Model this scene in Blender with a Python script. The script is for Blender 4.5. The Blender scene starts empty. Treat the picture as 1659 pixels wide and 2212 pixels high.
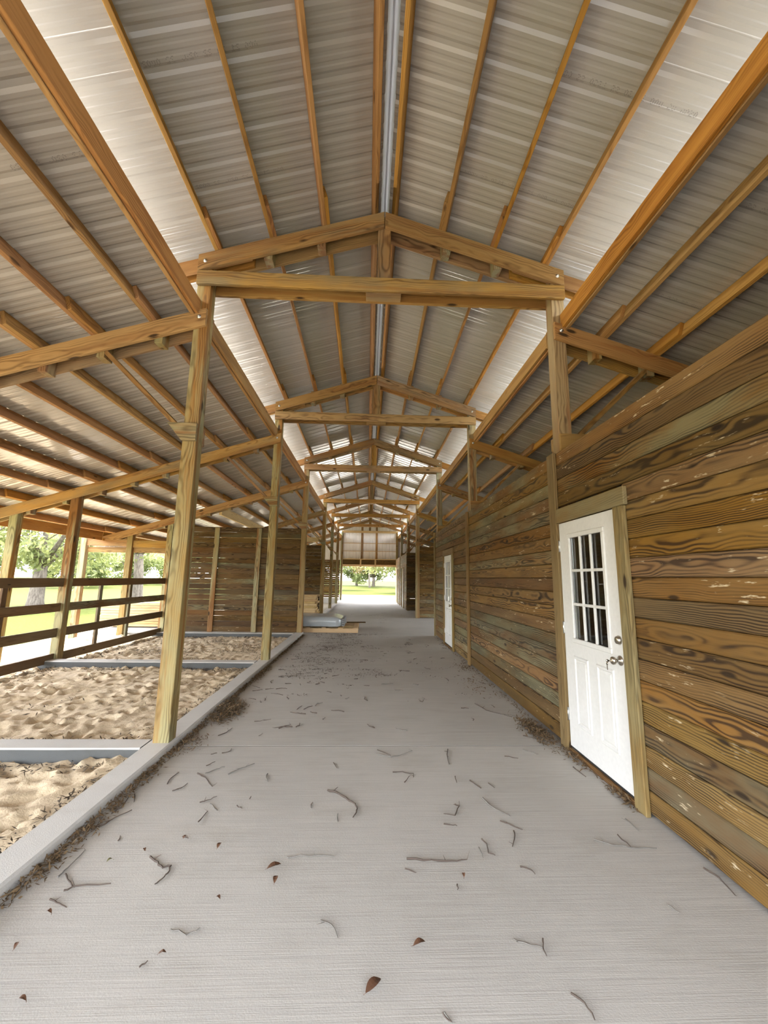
import bpy, bmesh, math, random
import numpy as np
from mathutils import Vector, Matrix, noise
random.seed(7); RNG = np.random.default_rng(7)
scene = bpy.context.scene
C = scene.collection

# ------------------------------------------------------------------ camera
CAM_P, CAM_Y, CAM_R = math.radians(9.2938), math.radians(2.1741), math.radians(0.8487)
F_PX = 877.6
fw = Vector((math.sin(CAM_Y)*math.cos(CAM_P), math.cos(CAM_Y)*math.cos(CAM_P), math.sin(CAM_P)))
rt = Vector((math.cos(CAM_Y), -math.sin(CAM_Y), 0)); up = rt.cross(fw)
r2 = rt*math.cos(CAM_R) + up*math.sin(CAM_R); u2 = -rt*math.sin(CAM_R) + up*math.cos(CAM_R)
cd = bpy.data.cameras.new('camera'); cam = bpy.data.objects.new('camera', cd); C.objects.link(cam)
cd.sensor_fit = 'HORIZONTAL'; cd.sensor_width = 36; cd.lens = 36*F_PX/1659
cd.clip_start = .02; cd.clip_end = 600
cam.matrix_world = Matrix(((r2.x,u2.x,-fw.x,-.1104),(r2.y,u2.y,-fw.y,0),(r2.z,u2.z,-fw.z,1.5159),(0,0,0,1)))
scene.camera = cam

# ------------------------------------------------------------------ sky, sun, exposure
SUN_EL, SUN_AZ = math.radians(56), math.radians(326)       # azimuth clockwise from +Y
world = bpy.data.worlds.new('world'); scene.world = world; world.use_nodes = True
wn = world.node_tree; wn.nodes.clear()
sky = wn.nodes.new('ShaderNodeTexSky'); sky.sky_type = 'NISHITA'; sky.sun_disc = False
sky.sun_elevation = SUN_EL; sky.sun_rotation = SUN_AZ; sky.dust_density = 2.5; sky.air_density = 1.0; sky.ozone_density = 1.0
bg = wn.nodes.new('ShaderNodeBackground'); bg.inputs[1].default_value = 0.72
wo = wn.nodes.new('ShaderNodeOutputWorld')
hz = wn.nodes.new('ShaderNodeHueSaturation'); hz.inputs['Saturation'].default_value = .30      # hazy, nearly white sky
wn.links.new(sky.outputs[0], hz.inputs['Color']); wn.links.new(hz.outputs[0], bg.inputs[0]); wn.links.new(bg.outputs[0], wo.inputs[0])
sd = bpy.data.lights.new('sun', 'SUN'); sd.energy = 5.2; sd.angle = math.radians(.6); sd.color = (1, .93, .82)
sun = bpy.data.objects.new('sun', sd); C.objects.link(sun)
to_sun = Vector((math.sin(SUN_AZ)*math.cos(SUN_EL), math.cos(SUN_AZ)*math.cos(SUN_EL), math.sin(SUN_EL)))
sun.rotation_euler = to_sun.to_track_quat('Z', 'Y').to_euler(); sun.location = (-15, 50, 40)
vs = scene.view_settings; vs.view_transform = 'Standard'; vs.look = 'None'; vs.gamma = 1; vs.use_curve_mapping = False
vs.exposure = 2.15
scene.cycles.diffuse_bounces = 6; scene.cycles.max_bounces = 12

# ------------------------------------------------------------------ dimensions (metres; x right, y along the aisle, z up)
TY = [0.22, 3.881, 7.539, 11.229, 16.289, 20.071, 23.946, 27.6]   # front face of each frame
W = 1.965            # outer face of the aisle posts
PT = .14             # post thickness
BT = .038            # board thickness
S = .3205            # main roof slope (rise over run)
ZA = 5.506           # rafter top at the ridge
SS = .318            # shed roof slope
ZS = 4.255           # shed rafter top at |x| = 1.83
Y_FRONT = -.75; Y_END = 27.62
WX = 1.775           # aisle face of the right wall
CZ = .0626           # curb top
def zmain(x): return ZA - S*abs(x)
def zshed(x): return ZS - SS*(abs(x)-1.83)

# ------------------------------------------------------------------ material helpers
def newmat(name):
    m = bpy.data.materials.new(name); m.use_nodes = True
    nt = m.node_tree; b = nt.nodes['Principled BSDF']
    return m, nt, b
def nd(nt, t, **kw):
    n = nt.nodes.new(t)
    for k, v in kw.items():
        if k.startswith('i_'):
            key = k[2:]; key = int(key) if key.isdigit() else key
            n.inputs[key].default_value = v
        else: setattr(n, k, v)
    return n
def lk(nt, a, b): nt.links.new(a, b)
def ramp(nt, fac, stops, interp='LINEAR'):
    r = nd(nt, 'ShaderNodeValToRGB'); cr = r.color_ramp; cr.interpolation = interp
    while len(cr.elements) < len(stops): cr.elements.new(.5)
    for e, (p, c) in zip(cr.elements, stops):
        e.position = p; e.color = (*c, 1) if len(c) == 3 else c
    lk(nt, fac, r.inputs[0]); return r.outputs[0]
def mixc(nt, fac, a, b, mode='MIX'):
    n = nd(nt, 'ShaderNodeMix', data_type='RGBA', blend_type=mode)
    for s, v in ((n.inputs[0], fac), (n.inputs[6], a), (n.inputs[7], b)):
        if hasattr(v, 'is_linked'): lk(nt, v, s)
        elif isinstance(v, (int, float)): s.default_value = v
        else: s.default_value = (*v, 1)
    return n.outputs[2]
def math_(nt, op, a, b=None, c=None):
    n = nd(nt, 'ShaderNodeMath', operation=op)
    for i, v in enumerate((a, b, c)):
        if v is None: continue
        if hasattr(v, 'is_linked'): lk(nt, v, n.inputs[i])
        else: n.inputs[i].default_value = v
    return n.outputs[0]
def mapping(nt, vec, scale=(1,1,1), loc=(0,0,0)):
    n = nd(nt, 'ShaderNodeMapping'); n.inputs[3].default_value = scale; n.inputs[1].default_value = loc
    lk(nt, vec, n.inputs[0]); return n.outputs[0]
def noise_(nt, vec, scale, detail=3, rough=.55):
    n = nd(nt, 'ShaderNodeTexNoise'); n.inputs['Scale'].default_value = scale
    n.inputs['Detail'].default_value = detail; n.inputs['Roughness'].default_value = rough
    lk(nt, vec, n.inputs['Vector']); return n
def bump(nt, b, h, strength, dist=.01):
    n = nd(nt, 'ShaderNodeBump'); n.inputs['Strength'].default_value = strength; n.inputs['Distance'].default_value = dist
    lk(nt, h, n.inputs['Height']); lk(nt, n.outputs[0], b.inputs['Normal'])

def wood(name, light, dark, grain=.75, weather=0., weather_col=(.13,.13,.085), scuff=0., knot=1., tint=.35, rough=.75, red=0., ksize=1., rings=22., wob=.085, heart=0., heart_col=(.20,.085,.024)):
    """sawn pine: growth rings cut lengthwise, knots, per-piece tone. Grain follows local X."""
    m, nt, b = newmat(name)
    tc = nd(nt, 'ShaderNodeTexCoord'); oi = nd(nt, 'ShaderNodeObjectInfo')
    rnd = oi.outputs['Random']
    wn_ = nd(nt, 'ShaderNodeTexWhiteNoise', noise_dimensions='1D'); lk(nt, rnd, wn_.inputs['W'])
    off = nd(nt, 'ShaderNodeVectorMath', operation='MULTIPLY_ADD')
    lk(nt, wn_.outputs['Color'], off.inputs[0]); off.inputs[1].default_value = (37, .16, .16); lk(nt, tc.outputs['Object'], off.inputs[2])
    p = off.outputs[0]
    # slow wandering of the rings
    pw = mapping(nt, p, (1.1, 2.2, 2.2)); nz = noise_(nt, pw, 1.6, 2)
    wobn = nd(nt, 'ShaderNodeVectorMath', operation='MULTIPLY_ADD')
    lk(nt, nz.outputs['Color'], wobn.inputs[0]); wobn.inputs[1].default_value = (0, wob, wob); lk(nt, p, wobn.inputs[2])
    # knots push the rings aside
    kv = nd(nt, 'ShaderNodeTexVoronoi', feature='F1'); kv.inputs['Scale'].default_value = 1.0
    lk(nt, mapping(nt, p, (2.1, 6.0, 6.0)), kv.inputs['Vector']); kd = kv.outputs['Distance']
    halo = math_(nt, 'SMOOTH_MIN', math_(nt, 'DIVIDE', .045, math_(nt, 'ADD', kd, .07)), .45, .1)
    wv = nd(nt, 'ShaderNodeTexWave', wave_type='RINGS', rings_direction='X', wave_profile='SIN')
    wv.inputs['Scale'].default_value = rings; wv.inputs['Distortion'].default_value = .9
    wv.inputs['Detail'].default_value = 2; wv.inputs['Detail Scale'].default_value = 1.5
    lk(nt, mapping(nt, wobn.outputs[0], (.05, 1, 1), (0, -.2, -.17)), wv.inputs['Vector'])
    lk(nt, math_(nt, 'MULTIPLY', halo, 16.), wv.inputs['Phase Offset'])
    fib = noise_(nt, mapping(nt, p, (3, 170, 170)), 1., 3).outputs[0]
    mot = noise_(nt, mapping(nt, p, (1.3, 6, 6)), 1.3, 4).outputs[0]
    fade = noise_(nt, mapping(nt, p, (.8, 7, 7), (9, 4, 2)), 1.2, 3).outputs[0]
    g = math_(nt, 'MULTIPLY', math_(nt, 'MULTIPLY', math_(nt, 'POWER', wv.outputs['Fac'], 1.5), grain), ramp(nt, fade, [(.36, (.12,.12,.12)), (.60, (1.2,1.2,1.2))]))
    g = math_(nt, 'ADD', g, math_(nt, 'MULTIPLY', math_(nt, 'SUBTRACT', fib, .5), .55))
    g = math_(nt, 'ADD', g, math_(nt, 'MULTIPLY', math_(nt, 'SUBTRACT', mot, .5), .9))
    col = ramp(nt, g, [(.0, light), (.35, tuple(l*.7+d*.3 for l, d in zip(light, dark))), (.95, dark)])
    if weather:
        wz = noise_(nt, mapping(nt, p, (.9, 3, 3), (5, 2, 1)), 1.1, 5, .6).outputs[0]
        pick = math_(nt, 'LESS_THAN', math_(nt, 'FRACT', math_(nt, 'MULTIPLY', rnd, 13.7)), weather)
        f = math_(nt, 'MULTIPLY', ramp(nt, wz, [(.38, (0,0,0)), (.6, (1,1,1))]), math_(nt, 'MULTIPLY_ADD', pick, .62, .16))
        col = mixc(nt, f, col, mixc(nt, g, tuple(c*1.5 for c in weather_col), tuple(c*.55 for c in weather_col)))
    if heart:
        hz_ = noise_(nt, mapping(nt, p, (.55, 9, 9), (2, 3, 6)), 1., 3, .5).outputs[0]
        f = math_(nt, 'MULTIPLY', ramp(nt, hz_, [(.50, (0,0,0)), (.60, (1,1,1))]), heart)
        col = mixc(nt, f, col, mixc(nt, g, tuple(c_*1.15 for c_ in heart_col), tuple(c_*.55 for c_ in heart_col)))
    # tone of each piece
    hs = nd(nt, 'ShaderNodeHueSaturation')
    lk(nt, math_(nt, 'MULTIPLY_ADD', wn_.outputs['Value'], .016, .490 - red), hs.inputs['Hue'])
    lk(nt, math_(nt, 'MULTIPLY_ADD', math_(nt, 'FRACT', math_(nt, 'MULTIPLY', rnd, 7.31)), .2, .92), hs.inputs['Saturation'])
    lk(nt, math_(nt, 'MULTIPLY_ADD', math_(nt, 'FRACT', math_(nt, 'MULTIPLY', rnd, 3.17)), tint*2, 1-tint), hs.inputs['Value'])
    lk(nt, col, hs.inputs['Color']); col = hs.outputs[0]
    if scuff:
        sc = noise_(nt, mapping(nt, p, (7, 34, 34), (3, 1, 8)), 1., 3, .7).outputs[0]
        sp = noise_(nt, mapping(nt, p, (1.1, 3, 3), (1, 7, 2)), 1., 1).outputs[0]
        f = math_(nt, 'MULTIPLY', ramp(nt, sc, [(.62, (0,0,0)), (.70, (1,1,1))]), ramp(nt, sp, [(.5, (0,0,0)), (.6, (1,1,1))]))
        col = mixc(nt, math_(nt, 'MULTIPLY', f, scuff), col, (.55, .45, .3))
    kf = ramp(nt, kd, [(.055*ksize, (1,1,1)), (.10*ksize, (0,0,0))])
    kk = math_(nt, 'LESS_THAN', math_(nt, 'FRACT', math_(nt, 'MULTIPLY', math_(nt, 'ADD', kv.outputs['Color'], 0.), 3.3)), .55)
    col = mixc(nt, math_(nt, 'MULTIPLY', math_(nt, 'MULTIPLY', kf, kk), .85*knot), col, tuple(d*.35 for d in dark))
    lk(nt, col, b.inputs['Base Color']); b.inputs['Roughness'].default_value = rough
    b.inputs['Specular IOR Level'].default_value = .3
    bump(nt, b, math_(nt, 'ADD', math_(nt, 'MULTIPLY', g, .5), fib), .35, .004)
    return m

M = {}
M['post']   = wood('treated_post_pine', (.29,.205,.088), (.12,.072,.025), .7, .5, (.20,.20,.12), 0, 1.2, .15, ksize=1.7, heart=.75)
M['trim']   = wood('door_trim_pine', (.20,.125,.042), (.085,.047,.013), .55, .2, (.15,.13,.07), 0, 1.2, .1, ksize=1.4)
M['truss']  = wood('truss_pine', (.37,.215,.075), (.13,.062,.018), .65, .45, (.14,.105,.06), 0, 1.2, .18, ksize=1.5, heart=.5)
M['purlin'] = wood('purlin_pine', (.39,.21,.066), (.16,.072,.019), .55, 0, knot=1., tint=.18, ksize=1.4, heart=.45)
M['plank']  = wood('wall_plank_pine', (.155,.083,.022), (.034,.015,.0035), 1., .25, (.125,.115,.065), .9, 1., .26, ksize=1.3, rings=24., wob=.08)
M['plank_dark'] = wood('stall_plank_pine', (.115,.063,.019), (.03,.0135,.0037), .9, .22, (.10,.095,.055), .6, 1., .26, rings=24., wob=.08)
M['rail']   = wood('fence_rail_pine', (.12,.068,.028), (.045,.023,.009), .5, .2, knot=1., tint=.2)  # base darkened: the rails' backlit shade is put into the colour
M['fresh']  = wood('fresh_lumber', (.56,.40,.20), (.36,.22,.09), .45, 0, knot=.8, tint=.12)

def m_concrete(name, base, broom=True, dirt=.3):
    m, nt, b = newmat(name); tc = nd(nt, 'ShaderNodeTexCoord'); p = tc.outputs['Object']
    big = noise_(nt, p, .7, 5, .6).outputs[0]; fine = noise_(nt, p, 160., 2).outputs[0]; mid = noise_(nt, mapping(nt, p, (1., 2.4, 1)), 2.3, 5, .65).outputs[0]
    col = ramp(nt, big, [(.3, tuple(c*.86 for c in base)), (.7, tuple(c*1.06 for c in base))])
    col = mixc(nt, math_(nt, 'MULTIPLY', ramp(nt, mid, [(.52,(0,0,0)),(.75,(1,1,1))]), dirt), col, tuple(c*f for c, f in zip(base, (.62,.58,.5))))
    col = mixc(nt, math_(nt, 'MULTIPLY', fine, .25), col, tuple(c*.6 for c in base))
    h = fine
    if broom:
        br = noise_(nt, mapping(nt, p, (1.6, 170, 1)), 1., 3, .7).outputs[0]
        col = mixc(nt, ramp(nt, br, [(.42,(0,0,0)),(.68,(.32,.32,.32))]), col, tuple(c*1.32 for c in base))
        col = mixc(nt, ramp(nt, br, [(.3,(.3,.3,.3)),(.46,(0,0,0))]), col, tuple(c*.6 for c in base))
        h = math_(nt, 'ADD', br, math_(nt, 'MULTIPLY', fine, .6))
    lk(nt, col, b.inputs['Base Color']); b.inputs['Roughness'].default_value = .82
    b.inputs['Specular IOR Level'].default_value = .3
    bump(nt, b, h, .35, .004); return m
M['floor'] = m_concrete('broomed_concrete', (.425,.398,.355))
M['curb'] = m_concrete('curb_concrete', (.54,.515,.475), False, .25)
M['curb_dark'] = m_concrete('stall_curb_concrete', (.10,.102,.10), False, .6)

def m_sand():
    m, nt, b = newmat('stall_sand'); tc = nd(nt, 'ShaderNodeTexCoord'); p = tc.outputs['Object']
    a = noise_(nt, p, 1.3, 5, .6).outputs[0]; f = noise_(nt, p, 90., 3).outputs[0]; c = noise_(nt, p, 9., 4, .6).outputs[0]
    col = ramp(nt, a, [(.3, (.56,.44,.285)), (.7, (.72,.59,.415))])
    col = mixc(nt, ramp(nt, c, [(.60,(0,0,0)),(.74,(.45,.45,.45))]), col, (.26,.17,.085))
    col = mixc(nt, math_(nt, 'MULTIPLY', f, .2), col, (.30,.22,.12))
    lk(nt, col, b.inputs['Base Color']); b.inputs['Roughness'].default_value = .95
    bump(nt, b, math_(nt, 'ADD', math_(nt,'MULTIPLY',f,.2), c), .5, .03); return m
M['sand'] = m_sand()

def m_metal(name, base, metallic=.35, rough=.38):
    m, nt, b = newmat(name); tc = nd(nt, 'ShaderNodeTexCoord'); p = tc.outputs['Object']
    a = noise_(nt, p, .9, 3).outputs[0]; f = noise_(nt, p, 260., 2).outputs[0]
    col = ramp(nt, a, [(.3, tuple(c*.95 for c in base)), (.7, base)])
    col = mixc(nt, math_(nt, 'MULTIPLY', f, .14), col, tuple(c*.7 for c in base))
    lk(nt, col, b.inputs['Base Color']); b.inputs['Metallic'].default_value = metallic; b.inputs['Roughness'].default_value = rough
    return m
M['roof'] = m_metal('roof_sheet_metal', (.36,.333,.292), .05, .55)
for k_, v_ in (('Coat Weight', 1.), ('Coat Roughness', .14), ('Coat IOR', 1.6), ('Specular IOR Level', .3)):
    M['roof'].node_tree.nodes['Principled BSDF'].inputs[k_].default_value = v_
M['siding'] = m_metal('siding_sheet_metal', (.74,.69,.65), .1, .45)
M['galv'] = m_metal('galvanised_steel', (.55,.55,.54), .9, .35)
M['nickel'] = m_metal('satin_nickel', (.50,.46,.40), 1., .25)
M['flash'] = m_metal('ridge_flashing', (.72,.74,.78), .2, .4)

def m_plain(name, col, rough=.5, **kw):
    m, nt, b = newmat(name); tc = nd(nt, 'ShaderNodeTexCoord')
    n = noise_(nt, tc.outputs['Object'], 30., 3).outputs[0]
    lk(nt, ramp(nt, n, [(.3, tuple(c*.93 for c in col)), (.7, col)]), b.inputs['Base Color'])
    b.inputs['Roughness'].default_value = rough
    for k, v in kw.items(): b.inputs[k.replace('_', ' ')].default_value = v
    return m
M['door'] = m_plain('white_door_paint', (.64,.63,.61), .45)
M['rubber'] = m_plain('black_weatherstrip', (.012,.012,.012), .7)
M['twig'] = m_plain('dry_twig_bark', (.085,.062,.048), .9)
M['twig_grey'] = m_plain('grey_twig_bark', (.16,.145,.125), .9)
M['leaf_brown'] = m_plain('dead_leaf', (.085,.036,.016), .6)
M['leaf_green'] = m_plain('olive_leaf', (.09,.08,.02), .6)
M['litter'] = m_plain('leaf_litter_dry', (.115,.07,.03), .9)
M['litter_dark'] = m_plain('damp_litter', (.07,.05,.032), .95)
M['wrap'] = m_plain('grey_plastic_wrap', (.42,.45,.47), .22)
M['sheet_end'] = m_plain('packed_sheet_edges', (.20,.20,.20), .5)
m, nt, b = newmat('window_glass')
b.inputs['Base Color'].default_value = (.75,.8,.78,1); b.inputs['Roughness'].default_value = .02
b.inputs['Transmission Weight'].default_value = 1.; b.inputs['IOR'].default_value = 1.45; M['glass'] = m
def m_bark():
    m, nt, b = newmat('oak_bark'); tc = nd(nt, 'ShaderNodeTexCoord'); p = tc.outputs['Object']
    v = noise_(nt, mapping(nt, p, (6, 6, 1.6)), 2., 5, .7).outputs[0]
    lk(nt, ramp(nt, v, [(.3,(.06,.045,.033)),(.7,(.24,.20,.16))]), b.inputs['Base Color']); b.inputs['Roughness'].default_value = .95
    bump(nt, b, v, .8, .05); return m
M['bark'] = m_bark()
def m_leaves(name, c1, c2):
    m, nt, b = newmat(name); tc = nd(nt, 'ShaderNodeTexCoord'); g = nd(nt, 'ShaderNodeNewGeometry')
    n = noise_(nt, tc.outputs['Object'], 1.1, 3).outputs[0]
    f = math_(nt, 'ADD', math_(nt, 'MULTIPLY', g.outputs['Random Per Island'], .6), math_(nt, 'MULTIPLY', n, .4))
    lk(nt, ramp(nt, f, [(.2, c1), (.75, c2)]), b.inputs['Base Color']); b.inputs['Roughness'].default_value = .6
    tr = nd(nt, 'ShaderNodeBsdfTranslucent'); tr.inputs[0].default_value = (*[c*1.3 for c in c2], 1)
    mx = nd(nt, 'ShaderNodeMixShader'); mx.inputs[0].default_value = .35
    out = nt.nodes['Material Output']; lk(nt, b.outputs[0], mx.inputs[1]); lk(nt, tr.outputs[0], mx.inputs[2]); lk(nt, mx.outputs[0], out.inputs[0])
    return m
M['leaves'] = m_leaves('oak_leaves', (.075,.095,.03), (.23,.25,.09))
M['leaves2'] = m_leaves('far_leaves', (.08,.11,.035), (.24,.27,.10))
M['leaves_rust'] = m_leaves('rusty_leaves', (.09,.075,.02), (.22,.16,.06))
def m_ground():
    m, nt, b = newmat('pasture_ground'); tc = nd(nt, 'ShaderNodeTexCoord'); p = tc.outputs['Object']
    a = noise_(nt, mapping(nt, p, (1, .7, 1)), .22, 5, .6).outputs[0]; f = noise_(nt, p, 14., 4, .7).outputs[0]
    grass = ramp(nt, f, [(.3, (.026,.036,.004)), (.7, (.072,.082,.014))])
    dirt = ramp(nt, f, [(.3, (.36,.32,.25)), (.7, (.50,.45,.36))])
    sep = nd(nt, 'ShaderNodeSeparateXYZ'); lk(nt, p, sep.inputs[0])
    # bare ground close round the barn, grass further out
    dx = math_(nt, 'SUBTRACT', math_(nt, 'ABSOLUTE', sep.outputs[0]), 8.0)
    dy = math_(nt, 'SUBTRACT', sep.outputs[1], 36.)
    d = math_(nt, 'MAXIMUM', dx, dy)
    d = math_(nt, 'ADD', math_(nt, 'MULTIPLY', d, .12), a)
    lk(nt, mixc(nt, ramp(nt, d, [(.42,(0,0,0)),(.62,(1,1,1))]), dirt, grass), b.inputs['Base Color']); b.inputs['Roughness'].default_value = .95
    b.inputs['Specular IOR Level'].default_value = .05
    bump(nt, b, f, .6, .05); return m
M['ground'] = m_ground()
M['apron'] = m_plain('pale_dirt_apron', (.56,.52,.45), .95)

# ------------------------------------------------------------------ object helpers
def tag(o, label=None, cat=None, group=None, kind=None):
    if label: o['label'] = label
    if cat: o['category'] = cat
    if group: o['group'] = group
    if kind: o['kind'] = kind
    return o
WM = {}
def link(name, me, mat=None, parent=None, mw=None):
    """link one object; mw is its world matrix, kept when it is a child"""
    o = bpy.data.objects.new(name, me); C.objects.link(o)
    if me is not None and mat is not None and not me.materials: me.materials.append(mat)
    mw = mw if mw is not None else Matrix.Identity(4)
    o.matrix_basis = mw; WM[o.name] = mw
    if parent is not None:
        o.parent = parent; o.matrix_parent_inverse = WM[parent.name].inverted()
    return o
def empty(name, loc=(0,0,0)):
    o = link(name, None, None, None, Matrix.Translation(Vector(loc))); o.empty_display_size = .2
    return o
MESH = {}
def bm_mesh(name, bm):
    me = bpy.data.meshes.new(name); bm.to_mesh(me); bm.free(); return me
def box_mesh(l, w, h, mat, bev=.004):
    key = (round(l,3), round(w,3), round(h,3), mat, bev)
    if key in MESH: return MESH[key]
    bm = bmesh.new(); bmesh.ops.create_cube(bm, size=1)
    bmesh.ops.scale(bm, vec=(l, w, h), verts=bm.verts)
    if bev: bmesh.ops.bevel(bm, geom=list(bm.edges), offset=min(bev, w*.3, h*.3), segments=1, affect='EDGES', profile=.5)
    me = bm_mesh('box', bm); me.materials.append(M[mat]); MESH[key] = me; return me
def box(name, x0, x1, y0, y1, z0, z1, mat, parent=None, bev=.004, along=None):
    """axis-aligned timber or block; local X runs along its longest side so that the grain does"""
    d = {'x': abs(x1-x0), 'y': abs(y1-y0), 'z': abs(z1-z0)}
    a = along or max(d, key=d.get)
    c = Vector(((x0+x1)/2, (y0+y1)/2, (z0+z1)/2))
    if a == 'x': me = box_mesh(d['x'], d['y'], d['z'], mat, bev); R = Matrix.Identity(3)
    elif a == 'y': me = box_mesh(d['y'], d['x'], d['z'], mat, bev); R = Matrix(((0,-1,0),(1,0,0),(0,0,1)))
    else: me = box_mesh(d['z'], d['y'], d['x'], mat, bev); R = Matrix(((0,0,-1),(0,1,0),(1,0,0)))
    return link(name, me, None, parent, Matrix.Translation(c) @ R.to_4x4())
def bar(name, p0, p1, w, h, mat, parent=None, upv=(0,0,1), bev=.003):
    """straight bar p0 -> p1, w sideways, h along upv"""
    p0, p1 = Vector(p0), Vector(p1); x = (p1-p0).normalized(); y = Vector(upv).cross(x).normalized(); z = x.cross(y)
    me = box_mesh((p1-p0).length, w, h, mat, bev)
    R = Matrix((x, y, z)).transposed().to_4x4()
    return link(name, me, None, parent, Matrix.Translation((p0+p1)/2) @ R)
def prism(name, poly, y0, y1, mat, parent=None, axis=None):
    """polygon in the XZ plane, extruded from y0 to y1; local X along `axis` (dx, dz)"""
    ax = Vector((axis[0], 0, axis[1])).normalized() if axis else Vector((1,0,0))
    zz = Vector((-ax.z, 0, ax.x)); R = Matrix((ax, Vector((0,1,0)), zz)).transposed().to_4x4()
    c = Vector((sum(p[0] for p in poly)/len(poly), (y0+y1)/2, sum(p[1] for p in poly)/len(poly)))
    MW = Matrix.Translation(c) @ R; inv = MW.inverted()
    bm = bmesh.new()
    vs_ = [bm.verts.new(inv @ Vector((p[0], y0, p[1]))) for p in poly]
    f = bm.faces.new(vs_); r = bmesh.ops.extrude_face_region(bm, geom=[f])
    bmesh.ops.translate(bm, vec=(0, y1-y0, 0), verts=[v for v in r['geom'] if isinstance(v, bmesh.types.BMVert)])
    bmesh.ops.recalc_face_normals(bm, faces=bm.faces)
    bmesh.ops.bevel(bm, geom=list(bm.edges), offset=.003, segments=1, affect='EDGES')
    return link(name, bm_mesh(name, bm), M[mat], parent, MW)
def tube_into(bm, pts, radii, n=6):
    rings = []
    for i, p in enumerate(pts):
        p = Vector(p); a = Vector(pts[max(i-1,0)]); c_ = Vector(pts[min(i+1,len(pts)-1)])
        t = (c_-a).normalized(); s = t.cross(Vector((0,0,1)) if abs(t.z) < .9 else Vector((1,0,0))).normalized(); q = s.cross(t)
        rings.append([bm.verts.new(p + (s*math.cos(k*2*math.pi/n) + q*math.sin(k*2*math.pi/n))*radii[i]) for k in range(n)])
    for a, b_ in zip(rings, rings[1:]):
        for k in range(n): bm.faces.new((a[k], a[(k+1)%n], b_[(k+1)%n], b_[k]))
    bm.faces.new(rings[0][::-1]); bm.faces.new(rings[-1])
def lathe(name, prof, loc, axis, mat, parent=None, n=20):
    """profile of (distance along axis, radius)"""
    bm = bmesh.new(); rings = []
    for d, r in prof: rings.append([bm.verts.new((d, r*math.cos(k*2*math.pi/n), r*math.sin(k*2*math.pi/n))) for k in range(n)])
    for a, b_ in zip(rings, rings[1:]):
        for k in range(n): bm.faces.new((a[k], a[(k+1)%n], b_[(k+1)%n], b_[k]))
    bm.faces.new(rings[0][::-1]); bm.faces.new(rings[-1])
    bmesh.ops.recalc_face_normals(bm, faces=bm.faces)
    me = bm_mesh(name, bm)
    for p in me.polygons: p.use_smooth = True
    x = Vector(axis).normalized(); y = x.orthogonal().normalized(); z = x.cross(y)
    R = Matrix((x, y, z)).transposed().to_4x4()
    return link(name, me, M[mat], parent, Matrix.Translation(Vector(loc)) @ R)
ORD = ['nearest', 'second', 'third', 'fourth', 'fifth', 'sixth', 'seventh', 'eighth']

# ------------------------------------------------------------------ floor, curbs, ground
floor = tag(empty('floor'), kind='structure')
for y_ in (4.0265, 11.434): box('joint_filler', -1.80, 5.6, y_-.0062, y_+.0062, -.2, -.0015, 'curb_dark', floor, 0, 'x')
for a, b_ in ((Y_FRONT-3.0, 4.02), (4.033, 11.43), (11.438, 27.7)):
    lo = -1.80 if b_ < 12 else -7.6
    if b_ > 12:
        box('slab', -7.6, 5.6, a, 16.2, -.22, 0, 'floor', floor, 0, 'x')
        box('slab', -1.80, 5.6, 16.208, b_, -.22, 0, 'floor', floor, 0, 'x')
    else: box('slab', lo, 5.6, a, b_, -.22, 0, 'floor', floor, 0, 'x')
def wavy_box(name, x0, x1, y0, y1, z0, z1, mat, seg=.12, amp=.004):
    """cast curb with slightly uneven edges"""
    lx, ly = x1-x0, y1-y0; along_y = ly > lx; L = max(lx, ly); n = max(2, int(L/seg))
    bm = bmesh.new(); rings = []
    e = .012
    for i in range(n+1):
        t = i/n
        prof = [(0,z0),(0,z1-e),(e,z1),(1-e/(min(lx,ly)),z1),(1,z1-e),(1,z0)]
        prof = [(0,z0),(0,z1-e),(e/min(lx,ly),z1),(1-e/min(lx,ly),z1),(1,z1-e),(1,z0)]
        ring = []
        for k, (u, z) in enumerate(prof):
            j = noise.noise((t*L*3.1, k*7.3, x0)) * amp
            jz = noise.noise((t*L*2.3, k*3.1+40, y0)) * amp*.6 if k not in (0,5) else 0
            if along_y: ring.append(bm.verts.new((x0+u*lx+j, y0+t*ly, z+jz)))
            else: ring.append(bm.verts.new((x0+t*lx, y0+u*ly+j, z+jz)))
        rings.append(ring)
    for a, b_ in zip(rings, rings[1:]):
        for k in range(6): bm.faces.new((a[k], a[(k+1)%6], b_[(k+1)%6], b_[k]))
    bm.faces.new(rings[0]); bm.faces.new(rings[-1][::-1])
    bmesh.ops.recalc_face_normals(bm, faces=bm.faces)
    me = bm_mesh(name, bm); me.materials.append(M[mat])
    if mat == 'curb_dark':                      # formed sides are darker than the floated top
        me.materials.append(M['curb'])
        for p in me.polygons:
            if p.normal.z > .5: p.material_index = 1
    return link(name, me)
tag(wavy_box('concrete_curb', -2.015, -1.803, Y_FRONT-2, 11.42, -.25, CZ, 'curb'), 'long low concrete curb edging the left of the aisle under the near posts', 'curb')
tag(wavy_box('concrete_curb', -2.015, -1.803, 16.2, 27.55, -.25, CZ, 'curb'), 'concrete curb along the left of the aisle beyond the plastic wrapped bundle', 'curb')
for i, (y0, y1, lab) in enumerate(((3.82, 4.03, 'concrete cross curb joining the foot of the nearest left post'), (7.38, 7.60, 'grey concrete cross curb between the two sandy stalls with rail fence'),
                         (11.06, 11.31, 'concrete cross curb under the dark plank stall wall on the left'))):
    tag(wavy_box('stall_curb', -5.62, -2.02, y0, y1, -.3, CZ-.004, 'curb_dark'), lab, 'curb')
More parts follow.
